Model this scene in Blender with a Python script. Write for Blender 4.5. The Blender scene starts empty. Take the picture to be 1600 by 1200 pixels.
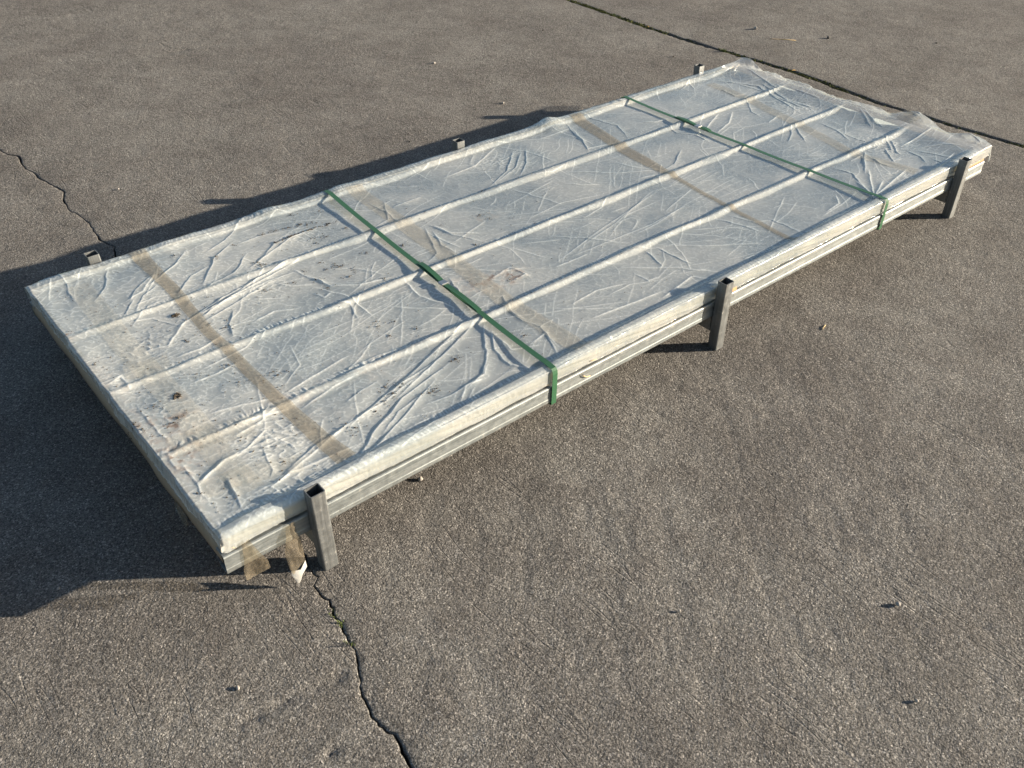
import bpy, bmesh, math, random
import numpy as np
from mathutils import Vector, Matrix

# ------------------------------------------------------------------ camera, sky, sun, exposure
scene = bpy.context.scene
col = scene.collection
random.seed(7)
rng = np.random.default_rng(11)

cam_data = bpy.data.cameras.new('camera')
cam = bpy.data.objects.new('camera', cam_data)
col.objects.link(cam)
cam.location = (-0.0979, -1.1970, 1.4869)
cam.rotation_euler = (0.90783, -0.01630, -0.69825)
cam_data.sensor_width = 36.0
cam_data.lens = 1403.5 / 1600 * 36.0
cam_data.clip_start = 0.02
cam_data.clip_end = 2000
scene.camera = cam

SUN_EL = math.radians(13.5)
SHADOW_AZ = math.radians(144.0)          # direction in which shadows fall
world = bpy.data.worlds.new('World')
scene.world = world
world.use_nodes = True
wn = world.node_tree
bg = wn.nodes['Background']
sky = wn.nodes.new('ShaderNodeTexSky')
sky.sky_type = 'NISHITA'
sky.sun_disc = False
sky.sun_elevation = SUN_EL
sky.sun_rotation = math.radians(126.0)
sky.air_density = 1.0
sky.dust_density = 1.2
wn.links.new(sky.outputs[0], bg.inputs[0])
bg.inputs[1].default_value = 0.056

sd = bpy.data.lights.new('sun', 'SUN')
sd.energy = 5.0
sd.angle = math.radians(0.6)
sd.color = (1.0, 0.86, 0.67)
sun = bpy.data.objects.new('sun', sd)
col.objects.link(sun)
dvec = Vector((math.cos(SHADOW_AZ) * math.cos(SUN_EL), math.sin(SHADOW_AZ) * math.cos(SUN_EL), -math.sin(SUN_EL)))
sun.rotation_euler = dvec.to_track_quat('-Z', 'Y').to_euler()
sun.location = (6, -4, 4)

scene.render.engine = 'CYCLES'
scene.view_settings.view_transform = 'Standard'
scene.view_settings.look = 'None'
scene.view_settings.gamma = 1.0
scene.view_settings.use_curve_mapping = False
scene.view_settings.exposure = 1.48
scene.cycles.transparent_max_bounces = 8
scene.cycles.max_bounces = 6
scene.cycles.diffuse_bounces = 3
scene.cycles.caustics_reflective = False

# ------------------------------------------------------------------ measured courses (metres, world x, y)
FOLDS = [  # (crest height mm, half width mm, course over the wrap in metres)
    (9,9,[(1.09,0.347),(0.931,0.284),(0.734,0.203)]),
    (8,8,[(1.087,0.324),(0.955,0.266),(0.734,0.179)]),
    (6,9,[(1.096,0.306),(1.003,0.178),(0.961,0.139),(0.885,0.11)]),
    (7,10,[(1.095,0.272),(1.041,0.196),(1.032,0.124),(1.071,0.071)]),
    (5,8,[(1.088,0.355),(0.939,0.328),(0.805,0.353),(0.676,0.347)]),
    (6,8,[(1.083,0.402),(1.043,0.51),(1.056,0.605)]),
    (5,7,[(1.067,0.415),(1.0,0.468),(0.939,0.529)]),
    (5,7,[(0.892,0.505),(0.891,0.631),(0.853,0.713)]),
    (8,10,[(0.859,0.789),(0.884,0.702),(0.947,0.658),(1.039,0.639)]),
    (5,8,[(0.915,0.786),(0.978,0.75),(1.031,0.666)]),
    (6,9,[(1.162,0.542),(1.128,0.442),(1.105,0.36)]),
    (5,7,[(1.17,0.408),(1.213,0.374),(1.184,0.297),(1.188,0.245)]),
    (6,7,[(1.165,0.602),(1.229,0.537),(1.293,0.472),(1.361,0.446)]),
    (5,8,[(1.24,0.459),(1.325,0.475),(1.339,0.421),(1.261,0.415)]),
    (4,6,[(1.23,1.058),(1.244,0.977),(1.231,0.869)]),
    (5,6,[(1.385,0.99),(1.275,0.988)]),
    (4,6,[(1.278,1.038),(1.22,0.928),(1.157,0.911)]),
    (5,7,[(1.304,0.812),(1.312,0.741),(1.357,0.643)]),
    (4,6,[(1.264,0.779),(1.275,0.692),(1.288,0.651)]),
    (4,6,[(1.277,0.817),(1.212,0.666),(1.166,0.644)]),
    (3,5,[(1.424,0.397),(1.555,0.395)]),
    (3,5,[(1.399,0.563),(1.444,0.453)]),
    (3,5,[(1.443,0.559),(1.548,0.507)]),
    (4,6,[(1.183,0.322),(1.18,0.252),(1.198,0.201),(1.175,0.106)]),
    (4,5,[(1.125,0.157),(1.192,0.171),(1.151,0.081)]),
    (4,6,[(1.08,0.238),(1.079,0.172),(1.145,0.141)]),
    (9,9,[(0.916,0.251),(0.731,0.209),(0.594,0.161)]),
    (8,8,[(0.93,0.223),(0.757,0.177),(0.634,0.115),(0.563,0.061)]),
    (6,9,[(0.995,0.163),(0.961,0.133),(0.851,0.119),(0.776,0.128)]),
    (5,8,[(0.854,0.087),(0.902,0.125),(0.956,0.12)]),
    (4,6,[(0.746,0.266),(0.691,0.256),(0.644,0.242)]),
    (5,7,[(0.698,0.329),(0.75,0.327),(0.798,0.346)]),
    (6,9,[(0.812,0.166),(0.721,0.143),(0.653,0.1)]),
    (3,5,[(0.723,0.084),(0.761,0.082),(0.822,0.062)]),
    (8,7,[(0.905,0.903),(0.724,0.845),(0.535,0.764)]),
    (8,6,[(0.887,0.878),(0.622,0.803),(0.526,0.779)]),
    (7,6,[(0.848,0.879),(0.622,0.82),(0.47,0.76)]),
    (6,6,[(0.775,0.823),(0.665,0.786),(0.532,0.742)]),
    (6,9,[(0.89,1.205),(0.768,1.104),(0.693,1.071)]),
    (6,8,[(0.984,1.008),(0.874,1.0),(0.784,0.929)]),
    (6,9,[(0.783,1.081),(0.704,1.032),(0.61,0.909)]),
    (6,8,[(1.056,1.018),(0.932,1.006),(0.743,0.914)]),
    (5,6,[(0.785,0.998),(0.712,0.92),(0.612,0.898)]),
    (5,8,[(0.657,1.12),(0.597,1.059),(0.543,1.026)]),
    (5,7,[(0.672,0.999),(0.605,0.977),(0.537,0.905)]),
    (5,8,[(1.004,1.036),(0.863,1.072),(0.782,1.062)]),
    (4,6,[(0.528,1.047),(0.463,0.999),(0.43,0.955)]),
    (4,6,[(0.52,0.99),(0.469,0.959),(0.421,0.896)]),
    (4,6,[(0.498,0.91),(0.454,0.903),(0.391,0.839)]),
    (6,9,[(0.621,0.753),(0.587,0.699),(0.564,0.638)]),
    (5,7,[(0.633,0.669),(0.699,0.682),(0.747,0.66)]),
    (5,8,[(0.771,0.808),(0.799,0.768),(0.846,0.739)]),
    (4,6,[(0.643,0.614),(0.61,0.587)]),
    (5,7,[(0.828,0.7),(0.84,0.663),(0.871,0.674)]),
    (5,7,[(0.842,0.845),(0.856,0.777),(0.882,0.72)]),
    (4,6,[(0.417,0.958),(0.475,0.981),(0.544,1.059)]),
    (4,5,[(0.439,0.954),(0.393,0.896)]),
    (5,6,[(0.444,1.154),(0.401,1.055),(0.354,1.008)]),
    (4,6,[(0.329,1.245),(0.33,1.14),(0.313,1.04)]),
    (4,6,[(0.381,0.866),(0.442,0.844),(0.487,0.756)]),
    (5,6,[(0.414,0.643),(0.48,0.638),(0.553,0.665)]),
    (5,7,[(0.379,0.719),(0.429,0.703),(0.513,0.787)]),
    (5,6,[(0.407,0.526),(0.462,0.526),(0.523,0.533)]),
    (5,6,[(0.578,0.62),(0.662,0.616),(0.708,0.605)]),
    (5,7,[(0.385,0.398),(0.438,0.385),(0.524,0.357)]),
    (5,5,[(0.418,0.323),(0.49,0.314),(0.54,0.304)]),
    (5,5,[(0.396,0.237),(0.457,0.272),(0.502,0.216)]),
    (4,5,[(0.425,0.242),(0.469,0.234),(0.485,0.166)]),
    (6,6,[(0.266,0.196),(0.344,0.235),(0.393,0.231)]),
    (5,6,[(0.323,0.182),(0.318,0.121)]),
    (4,6,[(0.261,0.338),(0.26,0.268),(0.287,0.22)]),
    (4,6,[(0.275,0.517),(0.276,0.418),(0.28,0.359)]),
    (6,9,[(0.251,0.641),(0.288,0.655),(0.289,0.589)]),
    (5,6,[(0.375,0.099),(0.518,0.148),(0.644,0.189)]),
    (6,7,[(0.365,0.099),(0.436,0.117),(0.592,0.106)]),
    (5,6,[(0.552,0.356),(0.638,0.373),(0.751,0.397)]),
    (5,7,[(0.559,0.288),(0.661,0.311),(0.724,0.315)]),
    (4,6,[(0.631,0.828),(0.562,0.774),(0.531,0.773)]),
    (5,8,[(0.853,0.829),(0.762,0.826),(0.548,0.785)]),
    (4,7,[(0.817,0.625),(0.873,0.594),(0.852,0.516)]),
    (6,6,[(0.893,0.239),(0.718,0.192),(0.51,0.159),(0.388,0.109)]),
    (7,7,[(0.858,0.19),(0.707,0.114),(0.561,0.049)]),
    (4,5,[(0.428,0.226),(0.412,0.147),(0.393,0.126)]),
    (4,5,[(0.397,0.29),(0.47,0.306),(0.508,0.344)]),
    (5,6,[(0.265,0.201),(0.352,0.234),(0.4,0.241)]),
    (5,6,[(0.326,0.18),(0.318,0.13),(0.31,0.082)]),
    (4,5,[(0.272,0.283),(0.271,0.225),(0.267,0.144)]),
    (3,5,[(0.342,0.111),(0.376,0.111),(0.393,0.111)]),
    (3,5,[(2.006,0.547),(1.701,0.483),(1.436,0.412)]),
    (3,5,[(2.016,0.428),(1.845,0.398),(1.745,0.392)]),
    (4,5,[(1.538,0.541),(1.626,0.451),(1.685,0.37)]),
    (3,5,[(1.9,0.305),(1.989,0.256),(2.039,0.195)]),
    (4,6,[(1.755,0.302),(1.866,0.207),(2.015,0.117)]),
    (6,8,[(1.583,0.277),(1.689,0.187),(1.772,0.09)]),
    (5,6,[(2.013,0.31),(2.041,0.229),(2.06,0.164)]),
    (5,6,[(1.739,0.301),(1.742,0.221),(1.743,0.169)]),
    (4,5,[(1.283,0.243),(1.346,0.188),(1.421,0.133)]),
    (4,6,[(2.147,0.204),(2.152,0.141),(2.148,0.087)]),
    (4,6,[(1.582,0.235),(1.585,0.184),(1.622,0.179)]),
    (4,5,[(1.331,0.227),(1.431,0.236),(1.518,0.214)]),
    (5,7,[(1.7,0.306),(1.673,0.212)]),
    (5,8,[(1.886,0.093),(1.984,0.08)]),
    (5,8,[(1.325,0.146),(1.483,0.128),(1.575,0.122)]),
    (5,7,[(1.548,0.098),(1.692,0.123),(1.731,0.068)]),
    (4,6,[(2.07,0.294),(2.089,0.22),(2.142,0.193)]),
    (5,7,[(1.855,1.086),(1.724,0.968),(1.602,0.91)]),
    (5,7,[(1.865,1.059),(1.765,0.971),(1.649,0.923)]),
    (5,7,[(1.899,1.071),(1.822,0.981),(1.744,0.917)]),
    (5,8,[(2.268,1.18),(2.306,1.019),(2.254,0.914)]),
    (5,7,[(2.166,1.149),(2.13,1.071),(2.099,0.974)]),
    (3,4,[(2.016,0.425),(1.831,0.406),(1.683,0.41),(1.509,0.415)]),
    (3,5,[(1.546,0.532),(1.667,0.409)]),
    (3,5,[(2.006,0.561),(1.754,0.481),(1.564,0.437)]),
    (4,6,[(1.888,0.839),(2.006,0.73),(2.135,0.664)]),
    (4,7,[(1.648,0.858),(1.677,0.77),(1.707,0.668)]),
    (4,6,[(1.819,0.773),(1.847,0.735),(1.902,0.7)]),
    (4,6,[(1.83,1.144),(1.884,1.044),(1.913,0.928)]),
    (5,7,[(1.296,0.828),(1.308,0.748),(1.387,0.686)]),
    (5,7,[(1.282,0.782),(1.252,0.697),(1.263,0.636)]),
    (4,6,[(1.524,1.055),(1.666,1.066),(1.825,1.147)]),
    (5,7,[(2.159,1.112),(2.072,0.936),(2.175,0.915)]),
    (4,6,[(2.066,0.79),(2.093,0.715),(2.144,0.657)]),
    (5,8,[(2.324,0.721),(2.215,0.656),(2.159,0.646)]),
    (4,6,[(2.032,0.657),(2.104,0.636),(2.058,0.57)]),
    (5,7,[(2.4,0.99),(2.442,0.958),(2.511,0.949)]),
    (6,7,[(2.974,1.127),(3.065,0.958),(2.962,0.679)]),
    (5,6,[(3.011,1.07),(3.037,0.916),(3.012,0.665)]),
    (5,6,[(3.096,0.962),(3.031,0.779),(3.051,0.648)]),
    (5,6,[(3.18,1.119),(3.086,0.858)]),
    (5,7,[(3.137,0.833),(3.13,0.703)]),
    (4,6,[(2.92,1.041),(2.901,0.946),(2.967,0.935)]),
    (5,8,[(2.512,0.776),(2.622,0.831),(2.706,0.864)]),
    (5,8,[(2.552,0.745),(2.659,0.778),(2.763,0.844)]),
    (5,7,[(2.778,0.686),(2.838,0.7),(2.877,0.707)]),
    (5,7,[(2.854,0.627),(2.782,0.544),(2.742,0.486)]),
    (5,7,[(2.83,0.623),(2.756,0.564),(2.688,0.528)]),
    (5,6,[(2.832,1.094),(2.87,1.163),(2.776,1.123)]),
    (5,6,[(2.454,0.913),(2.433,0.837),(2.47,0.786),(2.463,0.702)]),
    (4,6,[(2.904,0.89),(2.823,0.798),(2.805,0.738)]),
    (5,7,[(2.834,0.892),(2.892,0.9),(2.941,0.915)]),
    (9,6,[(2.972,0.25),(3.099,0.253),(3.215,0.257)]),
    (7,7,[(2.536,0.08),(2.622,0.144),(2.712,0.212)]),
    (7,7,[(2.536,0.08),(2.604,0.105),(2.674,0.131)]),
    (7,7,[(2.536,0.08),(2.678,0.106),(2.829,0.133)]),
    (7,7,[(2.536,0.08),(2.556,0.111),(2.576,0.142)]),
    (7,7,[(2.536,0.08),(2.568,0.133),(2.601,0.188)]),
    (6,6,[(2.845,0.311),(2.767,0.263),(2.68,0.204)]),
    (6,6,[(3.021,0.353),(2.967,0.292),(2.913,0.245)]),
    (5,6,[(3.16,0.538),(3.1,0.47),(3.058,0.419)]),
    (5,6,[(3.161,0.523),(3.111,0.447),(3.082,0.386)]),
    (6,6,[(2.99,0.198),(3.008,0.147),(3.036,0.077)]),
    (5,6,[(3.031,0.204),(3.11,0.161),(3.145,0.103)]),
    (5,6,[(2.816,0.261),(2.791,0.209),(2.799,0.179)]),
    (5,7,[(2.728,0.293),(2.801,0.296),(2.739,0.238)]),
    (6,7,[(3.01,0.309),(2.926,0.235),(2.916,0.207)]),
    (5,7,[(2.936,0.568),(2.931,0.49),(2.882,0.396)]),
    (5,6,[(2.927,0.285),(2.847,0.2),(2.89,0.191)]),
    (5,6,[(2.972,0.127),(2.969,0.082),(3.072,0.097)]),
    (6,9,[(2.632,0.298),(2.638,0.226),(2.558,0.114)]),
    (5,7,[(2.964,0.218),(2.958,0.162),(2.924,0.117)]),
    (6,8,[(3.283,0.177),(3.246,0.113),(3.21,0.065)]),
    (5,7,[(2.324,0.117),(2.412,0.127),(2.452,0.167)]),
    (4,6,[(2.923,0.456),(2.914,0.384),(2.923,0.351)]),
]
CRACK_NEAR = [(0.403,-0.004),(0.383,-0.019),(0.382,-0.043),(0.386,-0.076),(0.382,-0.107),(0.376,-0.142),(0.368,-0.181),(0.362,-0.208),(0.353,-0.232),(0.344,-0.261),(0.331,-0.291),(0.32,-0.321),(0.316,-0.346),(0.323,-0.377),(0.327,-0.402),(0.322,-0.424),(0.321,-0.454),(0.316,-0.474)]
CRACK_FAR = [(0.536,2.667),(0.544,2.612),(0.573,2.561),(0.553,2.455),(0.566,2.391),(0.571,2.307),(0.593,2.205),(0.602,2.155),(0.574,2.047),(0.575,1.969),(0.588,1.897),(0.593,1.841),(0.579,1.809),(0.577,1.746),(0.578,1.689),(0.593,1.629),(0.574,1.552)]
JOINT = [(3.806,2.882),(3.798,2.498),(3.785,2.236),(3.786,1.912),(3.809,1.672),(3.823,1.439),(3.832,1.29),(3.806,0.947),(3.795,0.772),(3.814,0.592),(3.813,0.409),(3.838,0.14)]
SCAR = [(0.347,-0.226),(0.314,-0.235),(0.262,-0.229),(0.203,-0.215),(0.155,-0.209),(0.087,-0.194)]
SCAR_FAR = [(1.89,3.366),(1.759,3.374),(1.626,3.385),(1.493,3.386)]
PEBBLES = [(4.236,1.84),(2.492,2.449),(2.425,1.834),(1.289,-0.82),(0.74,0.1),(3.279,2.529),(4.426,1.499),(4.823,1.091),(0.153,-0.141),(0.765,2.037),(-0.024,0.306),(0.927,-0.545),(1.115,-0.965),(3.522,1.802),(1.852,1.739)]
DIRT_A = [(0.861,1.077),(0.89,1.076),(0.916,1.077),(0.938,1.069),(0.984,1.064),(1.007,1.051),(1.032,1.04)]
DIRT_B = [(0.874,0.999),(0.905,1.008),(0.93,1.014),(0.955,1.012),(0.993,1.013),(1.022,1.011),(1.059,1.014),(1.089,1.013)]
DIRT_SPOTS = [(0.998,1.131),(1.081,1.104),(1.088,0.96),(1.0,0.954),(1.015,0.947),(0.969,0.932),(0.784,0.916),(0.799,0.911),(0.952,0.798),(0.952,0.775),(0.864,0.814),(0.866,0.755),(0.919,0.785),(0.976,0.737),(1.057,0.8),(0.947,0.714),(1.019,0.645),(0.73,0.793),(0.811,0.78),(0.923,0.829),(0.972,0.964),(1.164,0.769)]
DIRT_SPOTS2 = [(1.56,0.899),(1.455,0.777),(1.467,0.742),(1.323,0.797),(0.883,0.482),(0.875,0.46),(0.92,0.453),(0.876,0.407),(0.946,0.391),(0.953,0.784),(0.87,0.7),(0.944,0.226),(0.827,0.157),(0.745,0.203),(0.746,0.237),(1.139,0.196),(1.283,0.425),(1.331,0.639),(1.161,0.767)]
DIRT_SPOTS3 = [(0.497,0.819),(0.358,0.491),(0.358,0.507),(0.315,0.415),(0.329,0.424),(0.241,0.456),(0.259,0.734),(0.244,0.463),(0.493,0.462),(0.552,0.388),(0.57,0.689),(0.706,1.032),(0.775,1.067),(0.573,0.448),(0.575,0.43),(0.429,0.552),(0.302,0.495),(0.504,0.542),(0.467,0.697),(0.783,0.931),(0.73,0.792),(0.618,1.11),(0.442,0.156),(0.253,0.437),(0.243,0.901)]
DIRT_LINES = [(0.747,0.234),(0.748,0.203),(0.715,0.192),(0.682,0.175),(0.815,0.157),(0.84,0.16),(0.94,0.224),(0.616,0.157),(0.782,0.217)]

# ------------------------------------------------------------------ helpers
def vnoise(x, y, seed=0):
    """smooth value noise in -1..1, vectorised"""
    x = np.asarray(x, dtype=np.float64); y = np.asarray(y, dtype=np.float64)
    x, y = np.broadcast_arrays(x, y)
    ix = np.floor(x).astype(np.int64); iy = np.floor(y).astype(np.int64)
    fx = x - ix; fy = y - iy
    fx = fx * fx * fx * (fx * (fx * 6 - 15) + 10); fy = fy * fy * fy * (fy * (fy * 6 - 15) + 10)
    def h(a, b):
        n = (a * 374761393 + b * 668265263 + seed * 1442695041) & 0xFFFFFFFF
        n = ((n ^ (n >> 13)) * 1274126177) & 0xFFFFFFFF
        n = n ^ (n >> 16)
        return (n & 0xFFFF) / 32767.5 - 1.0
    a = h(ix, iy); b = h(ix + 1, iy); c = h(ix, iy + 1); d = h(ix + 1, iy + 1)
    return (a * (1 - fx) + b * fx) * (1 - fy) + (c * (1 - fx) + d * fx) * fy

def fbm(x, y, octaves=4, seed=0):
    s = 0; a = 1.0; f = 1.0; t = 0
    for o in range(octaves):
        s = s + a * vnoise(np.asarray(x) * f + 17.3 * o, np.asarray(y) * f - 9.1 * o, seed + o); t += a; a *= .5; f *= 2.03
    return s / t

def smooth(e0, e1, x):
    t = np.clip((x - e0) / (e1 - e0), 0, 1)
    return t * t * (3 - 2 * t)

def link(name, me, mat=None, parent=None, kind=None, shade=True):
    o = bpy.data.objects.new(name, me)
    col.objects.link(o)
    if mat is not None:
        me.materials.clear(); me.materials.append(mat)
    if parent is not None:
        o.parent = parent
    if kind: o['kind'] = kind
    if shade:
        me.polygons.foreach_set('use_smooth', np.ones(len(me.polygons), dtype=bool))
    return o

def tag(o, label, cat, group=None, kind=None):
    o['label'] = label; o['category'] = cat
    if group: o['group'] = group
    if kind: o['kind'] = kind
    return o

def empty(name, loc):
    o = bpy.data.objects.new(name, None)
    col.objects.link(o); o.location = loc; o.empty_display_size = .05
    return o

def grid_mesh(name, P):
    """P: (n, m, 3) array -> quad mesh"""
    n, m, _ = P.shape
    me = bpy.data.meshes.new(name)
    me.vertices.add(n * m)
    me.vertices.foreach_set('co', P.reshape(-1).astype(np.float32))
    i = np.arange((n - 1) * (m - 1)); r = i // (m - 1); c = i % (m - 1)
    a = r * m + c
    quads = np.stack([a, a + m, a + m + 1, a + 1], 1).astype(np.int32)
    me.loops.add(quads.size); me.loops.foreach_set('vertex_index', quads.reshape(-1))
    me.polygons.add(len(quads))
    me.polygons.foreach_set('loop_start', np.arange(0, quads.size, 4, dtype=np.int32))
    me.update(calc_edges=True); me.validate()
    return me

def tri_mesh(name, V, T):
    me = bpy.data.meshes.new(name)
    me.from_pydata([tuple(v) for v in V], [], [tuple(t) for t in T]); me.update()
    return me

def bm_mesh(name, bm):
    bmesh.ops.recalc_face_normals(bm, faces=bm.faces)
    me = bpy.data.meshes.new(name); bm.to_mesh(me); bm.free()
    return me

def box_bm(x0, x1, y0, y1, z0, z1, bev=0.0, seg=2, bm=None):
    b = bmesh.new()
    bmesh.ops.create_cube(b, size=1)
    for v in b.verts:
        v.co = Vector((x0 + (v.co.x + .5) * (x1 - x0), y0 + (v.co.y + .5) * (y1 - y0), z0 + (v.co.z + .5) * (z1 - z0)))
    if bev:
        bmesh.ops.bevel(b, geom=b.edges[:], offset=bev, segments=seg, affect='EDGES')
    return b

def extrude_profile(name, prof, x0, x1, closed=True, nx=1):
    """sweep a (y, z) outline along x"""
    n = len(prof); xs = np.linspace(x0, x1, nx + 1)
    V = [(x, y, z) for x in xs for y, z in prof]; T = []
    for k in range(nx):
        for i in range(n if closed else n - 1):
            j = (i + 1) % n
            T.append((k * n + i, k * n + j, (k + 1) * n + j, (k + 1) * n + i))
    if closed:
        T.append(tuple(range(n))[::-1]); T.append(tuple(nx * n + i for i in range(n)))
    return tri_mesh(name, V, T)

# ------------------------------------------------------------------ materials
class NT:
    def __init__(s, name):
        s.m = bpy.data.materials.new(name); s.m.use_nodes = True
        s.t = s.m.node_tree; s.N = s.t.nodes; s.p = s.N['Principled BSDF']; s.out = s.N['Material Output']
        g = s.N.new('ShaderNodeNewGeometry'); s.pos = g.outputs['Position']
    def n(s, kind, **kw):
        x = s.N.new(kind)
        for k, v in kw.items():
            if k in x.inputs.keys() if hasattr(x.inputs, 'keys') else False: s.set(x.inputs[k], v)
            else: setattr(x, k, v)
        return x
    def set(s, inp, v):
        if hasattr(v, 'is_linked') or hasattr(v, 'links'): s.t.links.new(v, inp)
        else: inp.default_value = v
    def map(s, scale=(1, 1, 1), rot=(0, 0, 0), src=None):
        x = s.N.new('ShaderNodeMapping'); s.t.links.new(src or s.pos, x.inputs['Vector'])
        x.inputs['Scale'].default_value = scale; x.inputs['Rotation'].default_value = rot
        return x.outputs[0]
    def noise(s, scale, detail=3, rough=.55, vec=None, typ='FBM', dist=0.0):
        x = s.N.new('ShaderNodeTexNoise'); x.noise_type = typ
        s.t.links.new(vec or s.pos, x.inputs['Vector'])
        x.inputs['Scale'].default_value = scale; x.inputs['Detail'].default_value = detail
        x.inputs['Roughness'].default_value = rough; x.inputs['Distortion'].default_value = dist
        return x.outputs[0]
    def vor(s, scale, feature='F1', out='Distance', vec=None):
        x = s.N.new('ShaderNodeTexVoronoi'); x.feature = feature
        s.t.links.new(vec or s.pos, x.inputs['Vector']); x.inputs['Scale'].default_value = scale
        return x.outputs[out]
    def ramp(s, fac, stops):
        x = s.N.new('ShaderNodeValToRGB'); s.t.links.new(fac, x.inputs[0])
        e = x.color_ramp.elements
        while len(e) < len(stops): e.new(.5)
        for i, (p, c) in enumerate(stops):
            e[i].position = p; e[i].color = (c, c, c, 1) if not isinstance(c, tuple) else (*c, 1)
        return x.outputs[0]
    def math(s, op, a, b=None, c=None):
        x = s.N.new('ShaderNodeMath'); x.operation = op
        s.set(x.inputs[0], a)
        if b is not None: s.set(x.inputs[1], b)
        if c is not None: s.set(x.inputs[2], c)
        return x.outputs[0]
    def mix(s, fac, a, b, blend='MIX'):
        x = s.N.new('ShaderNodeMix'); x.data_type = 'RGBA'; x.blend_type = blend
        s.set(x.inputs[0], fac); s.set(x.inputs[6], a if not isinstance(a, tuple) else (*a, 1)); s.set(x.inputs[7], b if not isinstance(b, tuple) else (*b, 1))
        return x.outputs[2]
    def bump(s, h, dist, strength=1.0, normal=None):
        x = s.N.new('ShaderNodeBump'); s.t.links.new(h, x.inputs['Height'])
        x.inputs['Distance'].default_value = dist; x.inputs['Strength'].default_value = strength
        if normal: s.t.links.new(normal, x.inputs['Normal'])
        return x.outputs[0]
    def base(s, c): s.set(s.p.inputs['Base Color'], c if not isinstance(c, tuple) else (*c, 1))
    def rough(s, r): s.set(s.p.inputs['Roughness'], r)
    def normal(s, n): s.t.links.new(n, s.p.inputs['Normal'])

SCRATCH = 0.0
def mat_concrete():
    k = NT('weathered_concrete')
    grain = k.noise(500, 2, .7)
    agg = k.vor(330, out='Color')
    agg2 = k.noise(230, 2, .65)
    big = k.noise(1.3, 3, .6)
    mid = k.noise(9, 3, .6)
    c = k.mix(k.ramp(big, [(.36, 0.0), (.64, 1.0)]), (.148, .140, .133), (.177, .171, .162))
    c = k.mix(k.math('MULTIPLY', k.ramp(mid, [(.42, 0.0), (.68, 1.0)]), .45), c, (.129, .119, .113))
    sep = k.N.new('ShaderNodeSeparateColor'); k.t.links.new(agg, sep.inputs[0])
    g = k.ramp(sep.outputs[0], [(0.0, .45), (.5, .95), (.86, 1.2), (1.0, 2.2)])
    c = k.mix(1.0, c, g, 'MULTIPLY')
    g2 = k.ramp(grain, [(.30, .55), (.5, 1.0), (.72, 1.5)])
    c = k.mix(1.0, c, g2, 'MULTIPLY')
    st = k.ramp(k.noise(2.6, 4, .62), [(.32, .90), (.52, 1.02), (.68, 1.10)])
    c = k.mix(1.0, c, st, 'MULTIPLY')
    k.base(c); k.rough(.9)
    k.p.inputs['Specular IOR Level'].default_value = .2
    lump = k.noise(75, 3, .65)
    h = k.math('ADD', agg2, k.math('MULTIPLY', grain, .5))
    h = k.math('ADD', h, k.math('MULTIPLY', lump, 1.1))
    h = k.math('MULTIPLY', h, k.math('ADD', k.math('MULTIPLY', mid, 1.3), .35))
    gr = k.noise(9, 1.0, .5, vec=k.map((3.2, .28, 1), (0, 0, SCRATCH)))
    gr = k.ramp(k.math('ABSOLUTE', k.math('SUBTRACT', gr, .5)), [(0.0, 0.0), (.016, 1.0)])
    gr = k.math('MAXIMUM', gr, k.ramp(k.noise(4.2, 2, .5), [(.50, 1.0), (.62, 0.0)]))
    h = k.math('ADD', h, k.math('MULTIPLY', gr, .40))
    k.normal(k.bump(h, .0058, .95))
    return k.m

def mat_soil():
    k = NT('dark_soil')
    k.base(k.mix(k.noise(140, 4), (.028, .024, .018), (.075, .062, .045))); k.rough(.95)
    k.normal(k.bump(k.noise(180, 4), .004))
    return k.m

def mat_steel(name, dark, light, metal=.75, rust=.12, axis='z'):
    k = NT(name)
    sc = (1, 1, .035) if axis == 'z' else (.025, 1, 1)
    st = k.noise(170, 5, .65, vec=k.map(sc))
    st2 = k.noise(45, 4, .6, vec=k.map(sc))
    spot = k.noise(60, 5, .65)
    c = k.mix(k.ramp(st, [(.20, 0.0), (.80, 1.0)]), dark, light)
    c = k.mix(k.math('MULTIPLY', k.ramp(k.noise(14, 4, .65), [(.45, 0.0), (.65, 1.0)]), .35), c, dark)
    c = k.mix(k.math('MULTIPLY', k.ramp(st2, [(.55, 0.0), (.72, 1.0)]), rust * 3), c, (.36, .29, .20))
    c = k.mix(k.math('MULTIPLY', k.ramp(spot, [(.60, 0.0), (.70, 1.0)]), .5), c, (.52, .50, .46))
    k.base(c)
    k.p.inputs['Metallic'].default_value = metal
    k.rough(k.ramp(spot, [(.3, .42), (.7, .68)]))
    k.normal(k.bump(st, .0006, .6))
    return k.m

def mat_plain(name, a, b, scale=60, rough=.6, bump=.0008, metal=0.0, stretch=(1, 1, 1), subs=0):
    k = NT(name)
    nz = k.noise(scale, 4, .6, vec=k.map(stretch))
    k.base(k.mix(nz, a, b)); k.rough(rough); k.p.inputs['Metallic'].default_value = metal
    if bump: k.normal(k.bump(nz, bump, .7))
    return k.m

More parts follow.
